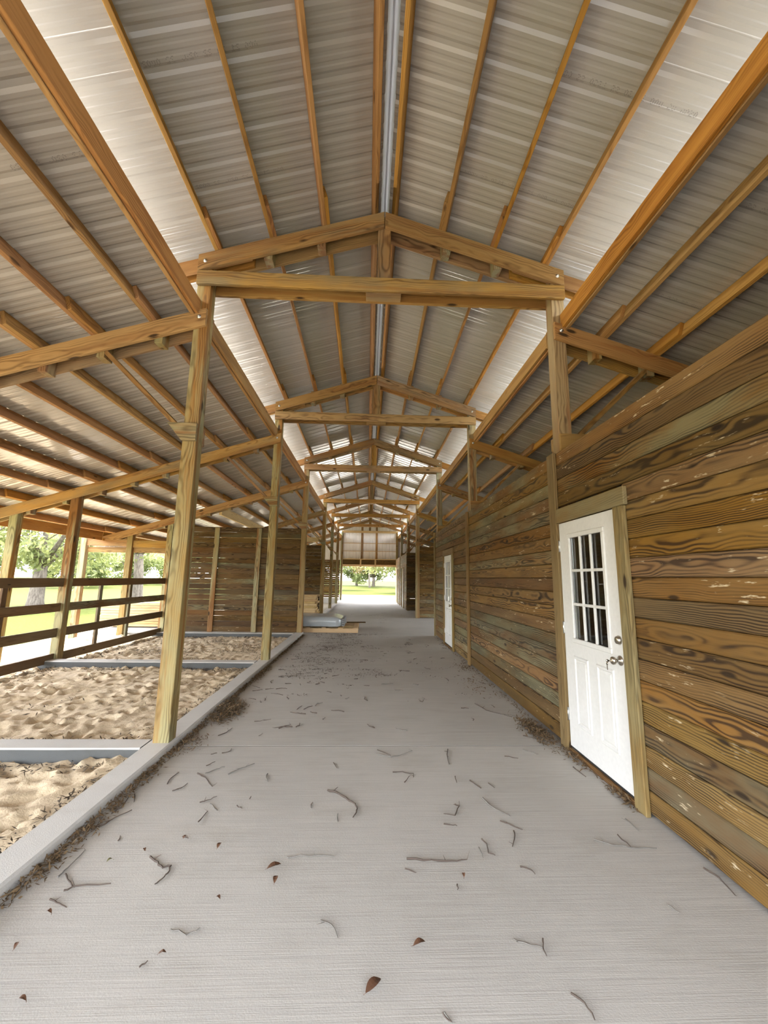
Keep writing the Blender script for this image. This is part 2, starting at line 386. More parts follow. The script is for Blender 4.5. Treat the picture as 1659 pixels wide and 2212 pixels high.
gm = bpy.data.meshes.new('ground'); gm.from_pydata([(-160,-60,-.14),(160,-60,-.14),(160,260,-.14),(-160,260,-.14)], [], [(0,1,2,3)])
gnd = tag(link('ground', gm, M['ground']), kind='structure')
tag(box('pavement', -6, 7, 27.72, 39, -.3, -.06, 'apron', None, .02, 'x'), kind='structure')

def sand_field():
    x0, x1, y0, y1, st = -7.4, -2.0, Y_FRONT-1, 11.25, .035
    nx, ny = int((x1-x0)/st)+1, int((y1-y0)/st)+1
    prints = []
    rr = random.Random(5)
    for _ in range(2600):
        prints.append((rr.uniform(x0,x1), rr.uniform(y0,y1), rr.uniform(.035,.085), rr.uniform(.7,1.8), rr.uniform(0,3.14), rr.uniform(.012,.036)))
    X, Y = np.meshgrid(np.linspace(x0,x1,nx), np.linspace(y0,y1,ny)); Z = np.zeros_like(X)
    for px, py, r, el, an, dp in prints:
        i0, i1 = max(0,int((py-y0-.35)/st)), min(ny,int((py-y0+.35)/st)); j0, j1 = max(0,int((px-x0-.35)/st)), min(nx,int((px-x0+.35)/st))
        dx, dy = X[i0:i1,j0:j1]-px, Y[i0:i1,j0:j1]-py
        u, w = dx*math.cos(an)+dy*math.sin(an), -dx*math.sin(an)+dy*math.cos(an)
        q = np.sqrt((u/el)**2+w**2)/r
        Z[i0:i1,j0:j1] += -dp*np.exp(-(q*1.1)**4) + dp*.55*np.exp(-((q-1.35)*3)**2)
    Z += .010*np.sin(X*2.1+Y*1.3)+.008*np.sin(X*5.3-Y*3.1)
    # raked up against curbs and lower in the middle
    Z += -.055 + .02*np.exp(-((X+2.0)/.3)**2)
    for yc in (3.93, 7.49, 11.2): Z += .012*np.exp(-((Y-yc)/.35)**2)
    Z += RNG.normal(0,.004,Z.shape)
    Z = np.where(X < -5.7, Z*.8-.015, Z)
    v = np.stack([X.ravel(),Y.ravel(),Z.ravel()],1)
    idx = np.arange(nx*ny).reshape(ny,nx)
    f = np.stack([idx[:-1,:-1].ravel(),idx[:-1,1:].ravel(),idx[1:,1:].ravel(),idx[1:,:-1].ravel()],1)
    me = bpy.data.meshes.new('sand'); me.from_pydata(v.tolist(), [], f.tolist())
    for p in me.polygons: p.use_smooth = True
    return tag(link('sand_floor', me, M['sand']), kind='structure')
sand_field()

# ------------------------------------------------------------------ roof: panels and purlins
ceiling = tag(empty('ceiling'), kind='structure')
PW = .9144
def panel_mesh(key, length, mat):
    if key in MESH: return MESH[key]
    prof = []
    def rib(u, wb, wt, h):
        prof.extend([(u-wb/2, 0), (u-wt/2, h), (u+wt/2, h), (u+wb/2, 0)])
    prof.append((-.03, 0.0))
    pitch = PW/4
    for k in range(5):
        u = k*pitch
        if k == 0: prof[:] = [(-.02, .012), (.015, .014), (.039, 0)]
        elif k == 4: prof.extend([(u-.039, 0), (u-.015, .014), (u+.02, .0145)])
        else: rib(u, .078, .030, .013)
        if k < 4:
            for q in (.36, .64): rib(u+pitch*q, .040, .018, .0028)
    bm = bmesh.new(); rows = []
    ns = 3
    for i in range(ns+1): rows.append([bm.verts.new((length*i/ns, u, h)) for u, h in prof])
    for a, b_ in zip(rows, rows[1:]):
        for k in range(len(prof)-1): bm.faces.new((a[k], b_[k], b_[k+1], a[k+1]))
    bmesh.ops.recalc_face_normals(bm, faces=bm.faces)
    me = bm_mesh('roof_panel', bm); me.materials.append(M[mat]); MESH[key] = me; return me
PH = .142     # purlin depth: underside of the sheet above the rafter tops
def roof_slope(side, xa, xb, zf, y0, y1, key, upper=True):
    slope = S if upper else SS
    d = Vector((side, 0, -slope)).normalized(); L = (xb-xa)*math.sqrt(1+slope*slope)
    me = panel_mesh(key, L, 'roof')
    n = math.ceil((y1-y0)/PW)
    for i in range(n):
        z = zf(xa) + PH*math.sqrt(1+slope*slope) + .004
        # local x down the slope, y along the aisle (mirrored for the left side), z outward
        yv = Vector((0, side, 0)); zv = d.cross(yv)
        R = Matrix((d, yv, zv)).transposed().to_4x4()
        yy = y0 + i*PW + (0 if side > 0 else PW)
        link('roof_panel', me, None, ceiling, Matrix.Translation((side*xa, yy, z)) @ R)
for s in (-1, 1):
    roof_slope(s, .045, 2.72, zmain, Y_FRONT, Y_END+.3, 'main')
    roof_slope(s, 1.985, 7.42, zshed, Y_FRONT, Y_END+.3, 'shed', False)
# ridge cap over the gap between the two slopes
bm = bmesh.new()
rp = [(-.28, zmain(.28)+PH+.045), (-.05, zmain(.05)+PH+.05), (0, ZA+PH+.065), (.05, zmain(.05)+PH+.05), (.28, zmain(.28)+PH+.045)]
ra = [bm.verts.new((x, Y_FRONT, z)) for x, z in rp]; rb = [bm.verts.new((x, Y_END+.3, z)) for x, z in rp]
for k in range(4): bm.faces.new((ra[k], ra[k+1], rb[k+1], rb[k]))
link('ridge_cap', bm_mesh('ridge_cap', bm), M['flash'], ceiling)
MAINP = (.09, .63, 1.195, 1.765)
SHEDP = (2.36, 2.92, 3.47, 4.02, 4.58, 5.15, 5.76, 6.38, 6.98)
YB = [Y_FRONT] + TY[1:]
for s in (-1, 1):
    for upper, xs in ((True, MAINP), (False, SHEDP)):
        zf = zmain if upper else zshed; sl = S if upper else SS
        for x in xs:
            for k in range(len(YB)-1):
                ya = YB[k]-(.36+random.uniform(-.05,.06) if k else 0); yb = YB[k+1]+(.30 if k < len(YB)-2 else 0)
                j = 0 if x < .2 else .021
                xa, xb = s*(x-j), s*(x+j)
                nrm = Vector((s*sl, 0, 1)).normalized()
                za, zb = zf(xa), zf(xb)
                o = bar('purlin', Vector((xa,ya,za))+nrm*PH/2, Vector((xb,yb,zb))+nrm*PH/2, .038, PH-.002, 'purlin', ceiling, nrm)
    # doubled top purlin of each shed roof, post to post, and the eave board
    for k in range(len(YB)-1):
        ya = YB[k]+(PT+BT if k else 0); yb = YB[k+1]+BT
        for q in (0, 1):
            x = 1.93+q*.039-.0
            z = zshed(x) + PH*.5 - .02
            box('purlin', s*(x-.019), s*(x+.019), ya, yb, z-.085, z+.085, 'purlin', ceiling, .003, 'y')
        ya2, yb2 = YB[k]+.01, YB[k+1]-.01
        z = zshed(7.28)
        box('eave_board', s*7.27, s*7.308, ya2, yb2, z-.10, z+.13, 'purlin', ceiling, .003, 'y')

# faint ink-jet codes on the underside of the sheets, one line on each near panel
GL = {'0': ['010','101','101','101','010'], '2': ['110','001','010','100','111'], '1': ['010','110','010','010','111'], ',': ['000','000','000','010','100']}
M['ink'] = m_plain('grey_ink', (.20,.18,.165), .8)
def print_code(s, upper, x0, y, text, h=.040):
    zf = zmain if upper else zshed; sl = S if upper else SS
    d = Vector((s, 0, -sl)).normalized(); nrm = Vector((s*sl, 0, 1)).normalized(); yv = Vector((0, 1, 0))
    o0 = Vector((s*x0, y, zf(x0))) + nrm*(PH+.0005)
    bm = bmesh.new(); q = h/5; u = 0; rk = random.Random(int(y*100)+s)
    for ch in text:
        for r, row in enumerate(GL.get(ch, [])):
            for k, bit in enumerate(row):
                if bit == '1' and rk.random() < .85:
                    c_ = o0 + d*(u+k*q*1.1) + yv*(r*q)
                    bm.faces.new([bm.verts.new(c_ + d*(a_*q*.36) + yv*(b_*q*.36)) for a_, b_ in ((-1,-1),(1,-1),(1,1),(-1,1))])
        u += q*4.2
    link('print_marking', bm_mesh('print_marking', bm), M['ink'], ceiling)
for k in range(4):
    yy = 2.385+k*PW
    print_code(-1, True, .95+.0*k, yy, '000 21 20 22 020, 22 0002')
    print_code(1, True, (1.17, .71, .95, .8)[k], yy, '0000 22 0221 22 02 21 000 20 0020')
    print_code(-1, False, 2.06, yy, '22 020, 22 020'); print_code(1, False, 2.5, yy, '22 020 22 0002')

# ------------------------------------------------------------------ roof trusses over the aisle
def bolt(loc, parent, axis=(0,-1,0)):
    return lathe('bolt', [(0,.022),(.003,.022),(.0031,.012),(.012,.012),(.013,.007),(.02,.007)], loc, axis, 'galv', parent, 8)
RD = .187
def truss(i):
    y = TY[i]
    t = empty('roof_truss', (0, y, 4.53))
    tag(t, ('nearest gabled timber roof truss, its tie beam largest in view' if i == 1 else f'{ORD[i-1]} gabled timber roof truss over the aisle, counted from the nearest'), 'roof truss', 'roof trusses over the aisle')
    for yo in (0, BT+PT):
        for s in (-1, 1):
            poly = [(s*.004, zmain(0)), (s*W, zmain(W)), (s*W, zmain(W)-RD*.93), (s*(W-.03), zmain(W-.03)-RD), (s*.004, zmain(0)-RD)]
            prism('rafter', poly, y+yo, y+yo+BT, 'truss', t, (s, -S))
        box('tie_beam', -W, W, y+yo, y+yo+BT, 4.5335, 4.6924, 'truss', t)
    for s in (-1, 1):
        for yo in (BT+.001, PT-.001):
            a, b_ = 1.42, 2.64
            prism('lookout', [(s*a, zmain(a)-.012), (s*b_, zmain(b_)-.012), (s*b_, zmain(b_)-RD+.02), (s*a, zmain(a)-RD+.02)], y+yo, y+yo+BT, 'purlin', t, (s, -S))
        for x in MAINP[1:3]:
            xx = s*(x+.055)
            box('block', xx-.045, xx+.045, y+BT+.002, y+BT+PT-.002, zmain(x)-RD-.045, zmain(x)+.02, 'post', t, .003, 'z')
        bolt((s*(W-.075), y, zmain(W)-.075), t)
    box('king_post', -.07, .07, y+BT+.001, y+BT+PT-.001, 4.56, ZA-.03, 'truss', t)
    box('splice_block', -.19, .19, y+BT+.001, y+BT+PT-.001, 4.53, 4.60, 'truss', t)
    return t
for i in range(1, 7): truss(i)

# ------------------------------------------------------------------ aisle posts with corbels and knee braces
SIDE = {-1: 'left', 1: 'right'}
for s in (-1, 1):
    for i in range(1, 7):
        y = TY[i]+BT; z0 = CZ-.005 if s < 0 else 0.0
        if s > 0 and i in (1, 2, 3): lab = f'{ORD[i-1]} timber post on the right of the aisle, rising above the plank wall'
        elif s > 0: lab = f'{ORD[i-1]} timber post on the right of the aisle, counted from the nearest'
        elif i == 1: lab = 'large square timber post on the left curb, nearest to the camera'
        else: lab = f'{ORD[i-1]} square timber post on the left of the aisle, counted from the nearest'
        if i == 3 and s < 0: z0 = CZ-.005
        p = box('timber_post', s*(W-PT), s*W, y, y+PT, z0, zmain(W-.07)-.0, 'post', None, .005, 'z')
        tag(p, lab, 'post', 'posts along the aisle')
        for yo in (-BT, PT):
            prism('corbel', [(s*1.822, 3.003), (s*2.112, 3.003), (s*1.962, 2.823), (s*1.822, 2.823)], y+yo, y+yo+BT, 'post' if s < 0 else 'truss', p, (1, 0))
        bar('knee_brace', (s*2.0, y+PT/2, 2.95), (s*2.90, y+PT/2, 3.83), .125, .042, 'truss', p, (s*.7, 0, .7))

# ------------------------------------------------------------------ shed rafters both sides
for s in (-1, 1):
    for i in range(1, 8):
        y = TY[i]
        t = empty('shed_rafter', (s*1.83, y, 4.1))
        tag(t, (f'{"nearest" if i == 1 else ORD[i-1]} sloping double shed rafter on the {SIDE[s]} of the aisle' + ('' if i == 1 else ', counted from the nearest')), 'rafter', 'sloping shed rafters')
        for yo in (0, BT+PT):
            a, b_ = 1.83, 7.262
            prism('rafter_board', [(s*a, zshed(a)), (s*b_, zshed(b_)), (s*b_, zshed(b_)-.05), (s*(b_-.32), zshed(b_-.32)-.19), (s*a, zshed(a)-.19)], y+yo, y+yo+BT, 'truss', t, (s, -SS))
        bolt((s*1.9, y, zshed(1.9)-.08), t)
        for x in SHEDP[:-1]:
            if i > 4 and x > 5: continue
            xx = s*(x-.055)
            box('block', xx-.04, xx+.04, y+BT+.002, y+BT+PT-.002, zshed(x)-.19-.03, zshed(x)+.02, 'post', t, .003, 'z')

# ------------------------------------------------------------------ left shed: stall posts, outer posts, fences
for i in range(1, 8):
    y = TY[i]+BT
    nm = 'nearest' if i == 1 else ORD[i-1]
    if i in (1, 2, 3, 4):
        tag(box('timber_post', -5.60, -5.455, y, y+PT, -.2, zshed(5.45)-.02, 'post', None, .005, 'z'),
            ('timber post standing between the two sections of rail fence' if i == 2 else 'timber post at the far end of the rail fence, beside the stall wall' if i == 3 else f'{nm} stall post of the left shed on the fence line'), 'post', 'left shed posts')
    else:
        tag(box('timber_post', -5.60, -5.455, y, y+PT, -.2, zshed(5.45)-.02, 'post', None, .005, 'z'), f'{nm} stall post of the left shed beyond the cross passage', 'post', 'left shed posts')
    if i < 8:
        tag(box('timber_post', -6.645, -6.50, y, y+PT, -.2, zshed(6.5)-.02, 'post', None, .005, 'z'),
            ('outer shed post behind the fence at the left edge of the view' if i == 2 else 'sunlit outer shed post carrying a header, beyond the rail fence' if i == 3 else f'{nm} outer post of the left shed under the eave'), 'post', 'left shed posts')
FX = -5.53
for k, (ya, yb, lab) in enumerate(((TY[1]+BT+PT, TY[2]+BT, 'dark four rail timber fence at the left edge of the view'), (TY[2]+BT+PT, TY[3]+BT, 'dark four rail timber fence with two pickets below the far trees'))):
    f = empty('rail_fence', (FX, ya, 0)); tag(f, lab, 'fence', 'stall fences')
    for z0, z1 in ((1.29,1.44),(.86,1.005),(.425,.575),(.0,.148)):
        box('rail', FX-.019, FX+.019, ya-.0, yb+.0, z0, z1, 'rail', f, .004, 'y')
    for t in ((.28, .58) if k else (.35, .68)):
        yy = ya+(yb-ya)*t
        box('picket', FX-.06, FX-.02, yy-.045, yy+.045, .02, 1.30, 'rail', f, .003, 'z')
# porch corner of the cross passage on the left
tag(box('timber_post', -7.86, -7.715, TY[3]+BT, TY[3]+BT+PT, -.2, 2.48, 'post', None, .005, 'z'), 'sunlit porch post outside the shed eave, farthest left of the header', 'post', 'left shed posts')
tag(box('timber_post', -7.86, -7.715, TY[4]+BT, TY[4]+BT+PT, -.2, 2.48, 'post', None, .005, 'z'), 'porch post at the far corner of the left cross passage', 'post', 'left shed posts')
hd = empty('header_beam', (-6.6, TY[3], 2.3)); tag(hd, 'orange timber header joining the porch posts past the rail fence', 'beam')
box('beam_board', -7.72, -6.645, TY[3]+BT+.05, TY[3]+BT+.09, 2.285, 2.47, 'truss', hd)
box('beam_board', -6.50, -5.60, TY[3]+BT+.05, TY[3]+BT+.09, 2.25, 2.44, 'truss', hd)
box('beam_board', -7.72, -5.60, TY[3]+BT+.10, TY[3]+BT+.138, 2.11, 2.25, 'truss', hd)
gw = empty('gable_wall', (-7.8, 13.8, 2.5)); tag(gw, 'small ribbed metal gable over the left cross passage porch', 'gable')
for k in range(6):
    ya = TY[3]+BT+k*PW; yc = (TY[3]+TY[4])/2+.1
    zt = 2.49+.32*(2.6-min(2.6, abs(ya+PW/2-yc)))
    o = link('siding_panel', panel_mesh(('gab', round(zt,2)), zt-2.3+.02, 'siding'), None, gw, Matrix.Translation((-7.79, ya, 2.3)) @ Matrix(((0,0,1),(0,1,0),(1,0,0))).to_4x4())
for z in (2.42, 2.7): box('girt', -7.77, -7.735, TY[3]+PT+BT, TY[4]+BT, z-.045, z+.045, 'truss', gw)
tag(bar('cross_beam', (-4.27, TY[3]+.22, zshed(4.27)-.15), (-4.27, TY[4]-.01, zshed(4.27)-.15), .076, .235, 'fresh'), 'bright deep timber beam under the shed roof above the stall wall', 'beam')
tag(box('cross_beam', -5.45, -2.0, TY[4]+.06, TY[4]+.098, 2.92, 3.10, 'fresh', None, .003, 'x'), 'level timber beam over the far stall wall in the left shed', 'beam')

# ------------------------------------------------------------------ plank walls
PITCH = .1388
def courses(parent, segs_of, axis, pos, z0, n, mat, th=BT, gap=.004):
    """n plank courses; segs_of(k, zc) gives the (start, end) pieces of course k"""
    for k in range(n):
        za, zb = z0+k*PITCH+gap/2, z0+(k+1)*PITCH-gap/2
        for a, b_ in segs_of(k, (za+zb)/2):
            j = random.uniform(-.003, .003)
            if axis == 'y': box('plank', pos+j, pos+th+j, a+.002, b_-.002, za, zb, mat, parent, .008, 'y')
            else: box('plank', a+.002, b_-.002, pos+j, pos+th+j, za, zb, mat, parent, .007, 'x')
Z_LOW = .022
wall_r = tag(empty('wall_right', (WX, 5, 0)), kind='structure')
def seg_right(k, zc):
    top = zc > 2.21
    a = [(Y_FRONT, 3.99)] if top else [(Y_FRONT, 2.90)]
    c = [(3.99, 7.59)]
    d = [(7.59, 11.33)] if top else [(7.59, 8.95), (9.98, 11.33)]
    return a + c + d
courses(wall_r, seg_right, 'y', WX, Z_LOW, 20, 'plank')
def strip(name, *a, mat='trim'): return tag(box(name, *a, mat, None, .005), kind='structure')
strip('trim_1', WX-.036, WX-.001, 3.905, 4.05, 0.0, 2.80)
strip('trim_2', WX-.036, WX-.001, 7.525, 7.655, 0.0, 2.79)
strip('trim_3', WX-.036, WX+.002, 11.335, 11.40, 0.0, 2.80)
def door(y0, n, lab):
    """white nine-lite door in the right wall; y0 = latch edge, hinges at the far edge"""
    W_, H0, H1 = .912, .055, 2.068
    xf = WX-.012
    d = empty(f'door_{n}', (xf, y0, 0)); tag(d, kind='structure'); d['label'] = lab
    # leaf built round the opening for the glass so that the panes are see-through
    ya, yb = y0, y0+W_; ga, gb, ha, hb = y0+.17, y0+W_-.17, .985, 1.94
    bm = bmesh.new()
    def bb(x0,x1,a,b_,z0,z1,bev=.0):
        r = bmesh.ops.create_cube(bm, size=1); v = r['verts']
        bmesh.ops.scale(bm, vec=(x1-x0,b_-a,z1-z0), verts=v); bmesh.ops.translate(bm, vec=((x0+x1)/2,(a+b_)/2,(z0+z1)/2), verts=v)
    t = .044
    bb(xf, xf+t, ya, yb, H0, ha); bb(xf, xf+t, ya, yb, hb, H1); bb(xf, xf+t, ya, ga, ha, hb); bb(xf, xf+t, gb, yb, ha, hb)
    link('door_leaf', bm_mesh('door_leaf', bm), M['door'], d)
    # raised moulding around the glass
    gl = empty('glazing_frame', (xf, y0, 1.4)); gl.parent = d; gl.matrix_parent_inverse = WM[d.name].inverted()
    for a, b_, z0, z1 in ((ga-.012, gb+.012, ha-.012, ha+.028), (ga-.012, gb+.012, hb-.028, hb+.012), (ga-.012, ga+.028, ha+.028, hb-.028), (gb-.028, gb+.012, ha+.028, hb-.028)):
        box('moulding', xf-.012, xf+.01, a, b_, z0, z1, 'door', gl, .005)
    ia, ib, ja, jb = ga+.028, gb-.028, ha+.028, hb-.028
    pw, ph = (ib-ia)/3, (jb-ja)/3
    for k in (1, 2):
        box('muntin', xf-.006, xf+.012, ia+k*pw-.012, ia+k*pw+.012, ja, jb, 'door', gl, .004)
        box('muntin', xf-.0055, xf+.0115, ia, ib, ja+k*ph-.012, ja+k*ph+.012, 'door', gl, .004)
    for r in range(3):
        for q in range(3):
            box('pane', xf+.018, xf+.022, ia+q*pw, ia+(q+1)*pw, ja+r*ph, ja+(r+1)*ph, 'glass', d, 0)
    # two raised panels: a sunk border with a raised field
    for a, b_ in ((y0+.155, y0+.395), (y0+W_-.395, y0+W_-.155)):
        bm = bmesh.new(); rings = []
        for off, x in ((0, xf-.0005), (.008, xf-.010), (.022, xf-.010), (.034, xf-.001), (.05, xf-.008)):
            rings.append([bm.verts.new((x, yy, zz)) for yy, zz in ((a+off,.265+off),(b_-off,.265+off),(b_-off,.86-off),(a+off,.86-off))])
        for u, w in zip(rings, rings[1:]):
            for k in range(4): bm.faces.new((u[k], u[(k+1)%4], w[(k+1)%4], w[k]))
        bm.faces.new(rings[-1]); bmesh.ops.recalc_face_normals(bm, faces=bm.faces)
        for f in bm.faces:
            if f.normal.x > 0: f.normal_flip()
        link('raised_panel', bm_mesh('raised_panel', bm), M['door'], d)
    for z in (.32, 1.085, 1.85):
        h = box('hinge', xf-.006, xf+.004, y0+W_-.006, y0+W_+.012, z-.05, z+.05, 'galv', d, .002, 'z')
        lathe('hinge_pin', [(0,.006),(.11,.006)], (xf-.008, y0+W_+.004, z-.055), (0,0,1), 'galv', h, 8)
    yk = y0+.066
    lathe('deadbolt', [(0,.034),(.006,.034),(.014,.028),(.022,.026),(.024,.02),(.026,.012)], (xf, yk, 1.09), (-1,0,0), 'nickel', d)
    kn = lathe('door_knob', [(0,.036),(.005,.036),(.010,.030),(.016,.013),(.034,.012),(.040,.020),(.050,.0285),(.060,.029),(.068,.024),(.071,.010)], (xf, yk, .945), (-1,0,0), 'nickel', d)
    if n == 1:
        k_ = box('key', xf-.098, xf-.070, yk-.001, yk+.001, .940, .949, 'nickel', d, .0)
        lathe('key_bow', [(-.001,.011),(.001,.011)], (xf-.10, yk, .944), (0,1,0), 'nickel', k_, 12)
        k2 = box('hanging_key', xf-.105, xf-.103, yk-.004, yk+.004, .880, .920, 'nickel', d, .0)
        lathe('key_bow', [(-.001,.012),(.001,.012)], (xf-.104, yk, .925), (1,0,0), 'nickel', k2, 12)
    box('weatherstrip', xf+.004, xf+.04, y0, y0+W_, .035, .055, 'rubber', d, 0)
    box('threshold', WX-.03, WX+.06, y0-.0, y0+W_, .0, .036, 'plank', d, .004, 'y')
    return d
door(2.985, 1, 'white nine-pane door nearest the camera in the right plank wall')
door(9.03, 2, 'white nine-pane door farther along the right plank wall')
strip('trim_4', WX-.036, WX-.001, 2.86, 2.98, 0, 2.075)
strip('trim_5', WX-.034, WX-.001, 2.835, 3.903, 2.077, 2.215)
strip('trim_6', WX-.036, WX-.001, 8.91, 9.025, 0, 2.075)
strip('trim_7', WX-.036, WX-.001, 9.947, 10.03, 0, 2.075)
strip('trim_8', WX-.034, WX-.001, 8.89, 10.05, 2.077, 2.215)
# rooms behind the right wall: closing walls that keep them dark
wo_ = tag(empty('wall_outer_right', (5.5, 5, 0)), kind='structure')
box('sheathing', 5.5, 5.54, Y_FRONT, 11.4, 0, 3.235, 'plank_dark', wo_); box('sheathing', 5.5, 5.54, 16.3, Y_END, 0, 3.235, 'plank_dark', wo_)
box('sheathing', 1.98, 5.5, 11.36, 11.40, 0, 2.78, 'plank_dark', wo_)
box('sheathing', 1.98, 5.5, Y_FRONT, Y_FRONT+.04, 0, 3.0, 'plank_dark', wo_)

wl = tag(empty('wall_left', (-3.7, TY[3], 0)), kind='structure')
YL = TY[3]+.055
def seg_left(k, zc): return [(-5.455, -3.10), (-3.10, -1.97)] if k % 2 else [(-5.455, -4.24), (-4.24, -1.97)]
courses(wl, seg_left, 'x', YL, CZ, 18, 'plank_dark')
for k in (18, 19):
    za = CZ+k*PITCH+(.012 if k == 18 else .014)
    for a, b_ in ((-5.455, -1.97),): box('plank', a, b_, YL, YL+BT, za, za+PITCH-.004, 'plank_dark', wl, .007, 'x')
for i, x in enumerate((-4.245, -3.105)):
    tag(box(f'trim_{9+i}', x-.065, x+.065, YL-.04, YL-.002, CZ, 2.83, 'post', None, .004, 'z'), kind='structure')
wl2 = tag(empty('wall_left_far', (-3.7, TY[4], 0)), kind='structure')
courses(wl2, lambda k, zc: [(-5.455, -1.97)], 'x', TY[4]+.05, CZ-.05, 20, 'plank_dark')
wr2 = tag(empty('wall_right_far', (3, TY[4], 0)), kind='structure')
courses(wr2, lambda k, zc: [(1.965, 5.5)], 'x', TY[4]+.05, .02, 20, 'plank')
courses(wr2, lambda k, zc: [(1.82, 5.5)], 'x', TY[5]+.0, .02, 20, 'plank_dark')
tag(box('trim_11', 1.80, 1.965, TY[4]+.005, TY[4]+.043, 0, 2.9, 'post', None, .004, 'z'), kind='structure')
wr3 = tag(empty('wall_aisle_far', (WX, 24, 0)), kind='structure')
courses(wr3, lambda k, zc: [(20.13, 21.6), (22.5, 23.98), (23.98, 27.5)] if zc < 2.1 else [(20.13, 23.98), (23.98, 27.5)], 'y', WX+.02, .02, 20, 'plank')
for i, (a, b_) in enumerate(((21.5, 21.6), (22.5, 22.6), (23.92, 24.06), (25.3, 25.4), (26.2, 26.3))):
    tag(box(f'trim_{12+i}', WX-.015, WX+.019, a, b_, 0, 2.1 if i not in (2,) else 2.8, 'post', None, .004, 'z'), kind='structure')
tag(box('door_3', WX+.03, WX+.07, 21.602, 22.498, .03, 2.08, 'door', None, .004, 'z'), kind='structure')

# ------------------------------------------------------------------ far end wall with the big opening
we = tag(empty('wall_end', (0, Y_END, 0)), kind='structure')
YE = TY[7]+.05
for s in (-1, 1):
    for k in range(18):
        za = .22+k*PITCH+.0015
        box('plank', s*1.97, s*5.46, YE, YE+BT, za, za+PITCH-.003-(.006 if k % 4 == 1 else 0), 'plank', we, .006, 'x')
    box('foundation', s*1.97, s*5.46, YE-.05, YE+.1, -.2, .215, 'curb', we, .01, 'x')
    for y0, nm in ((YE-.09, 'jamb'),): box(nm, s*1.79, s*1.93, y0, y0+.14, 0, 4.6, 'post', we, .005, 'z')
RS = Matrix(((0,-1,0),(0,0,-1),(1,0,0)))       # local x up, y -> -x, z -> -y... ribs face out
def siding_mesh(wd, z0, zt):
    prof = []; p4 = PW/4
    for k in range(int(wd/p4)+1):
        u = k*p4
        for du, h in ((-.033, 0), (-.013, .016), (.013, .016), (.033, 0), (p4*.5-.02, 0), (p4*.5-.008, .003), (p4*.5+.008, .003), (p4*.5+.02, 0)):
            if 0 <= u+du <= wd: prof.append((u+du, h))
    if prof[0][0] > 0: prof.insert(0, (0, .016))
    prof.append((wd, prof[-1][1]))
    bm = bmesh.new(); lo = [bm.verts.new((u, h, z0)) for u, h in prof]; hi = [bm.verts.new((u, h, zt(u))) for u, h in prof]
    for k in range(len(prof)-1): bm.faces.new((lo[k], lo[k+1], hi[k+1], hi[k]))
    me = bm_mesh('siding_panel', bm); me.materials.append(M['siding']); return me
def siding(x0, x1, z0, ztop, wall=None, y=None):
    wall = wall or we; y = YE+.045 if y is None else y
    n = max(1, round((x1-x0)/PW)); wd = (x1-x0)/n
    for k in range(n):
        xa = x0+wd*k
        link('siding_panel', siding_mesh(wd, z0, lambda u: ztop(xa+u)), None, wall, Matrix.Translation((xa, y, 0)))
siding(-1.83, 1.83, 2.42, lambda x: zmain(x)+.145)
siding(-5.5, -1.83, 2.70, lambda x: zshed(x)+.145); siding(1.83, 5.5, 2.70, lambda x: zshed(x)+.145)
box('header', -1.79, 1.79, YE-.06, YE-.02, 2.29, 2.42, 'fresh', we)
box('door_track_board', -1.79, 1.79, YE+.0, YE+.04, 2.42, 2.76, 'plank_dark', we)
box('girt', -1.79, 1.79, YE-.06, YE+.0, 2.76, 2.80, 'fresh', we)
for z in (3.32, 3.86): box('girt', -1.79, 1.79, YE, YE+.038, z-.02, z+.02, 'fresh', we)
for x in (-.52, .47): box('stud', x-.07, x+.07, YE-.0, YE+.04, 2.80, zmain(x)-.1, 'truss', we); box('cleat', x-.12, x-.02, YE-.085, YE-.061, 2.24, 2.76, 'fresh', we)
box('end_tie', -1.93, 1.93, YE-.08, YE-.042, 4.56, 4.71, 'fresh', we)
for s in (-1, 1): prism('end_rafter', [(0, zmain(0)), (s*2.6, zmain(2.6)), (s*2.6, zmain(2.6)-RD), (0, zmain(0)-RD)], YE-.04, YE-.002, 'truss', we, (s, -S))
box('end_king_post', -.07, .07, YE-.0, YE+.04, 4.7, ZA-.2, 'truss', we)

# ------------------------------------------------------------------ unseen end wall added behind the camera to keep light off the near roof
wf = tag(empty('wall_front_light_block', (0, Y_FRONT, 0)), kind='structure')
siding(-1.83, 1.83, 2.6, lambda x: zmain(x)+.145, wf, Y_FRONT-.04)
siding(-5.5, -1.83, 1.5, lambda x: zshed(x)+.145, wf, Y_FRONT-.04); siding(1.83, 5.5, 0., lambda x: zshed(x)+.145, wf, Y_FRONT-.04)
box('header', -1.83, 1.83, Y_FRONT, Y_FRONT+.04, 2.5, 2.75, 'truss', wf)

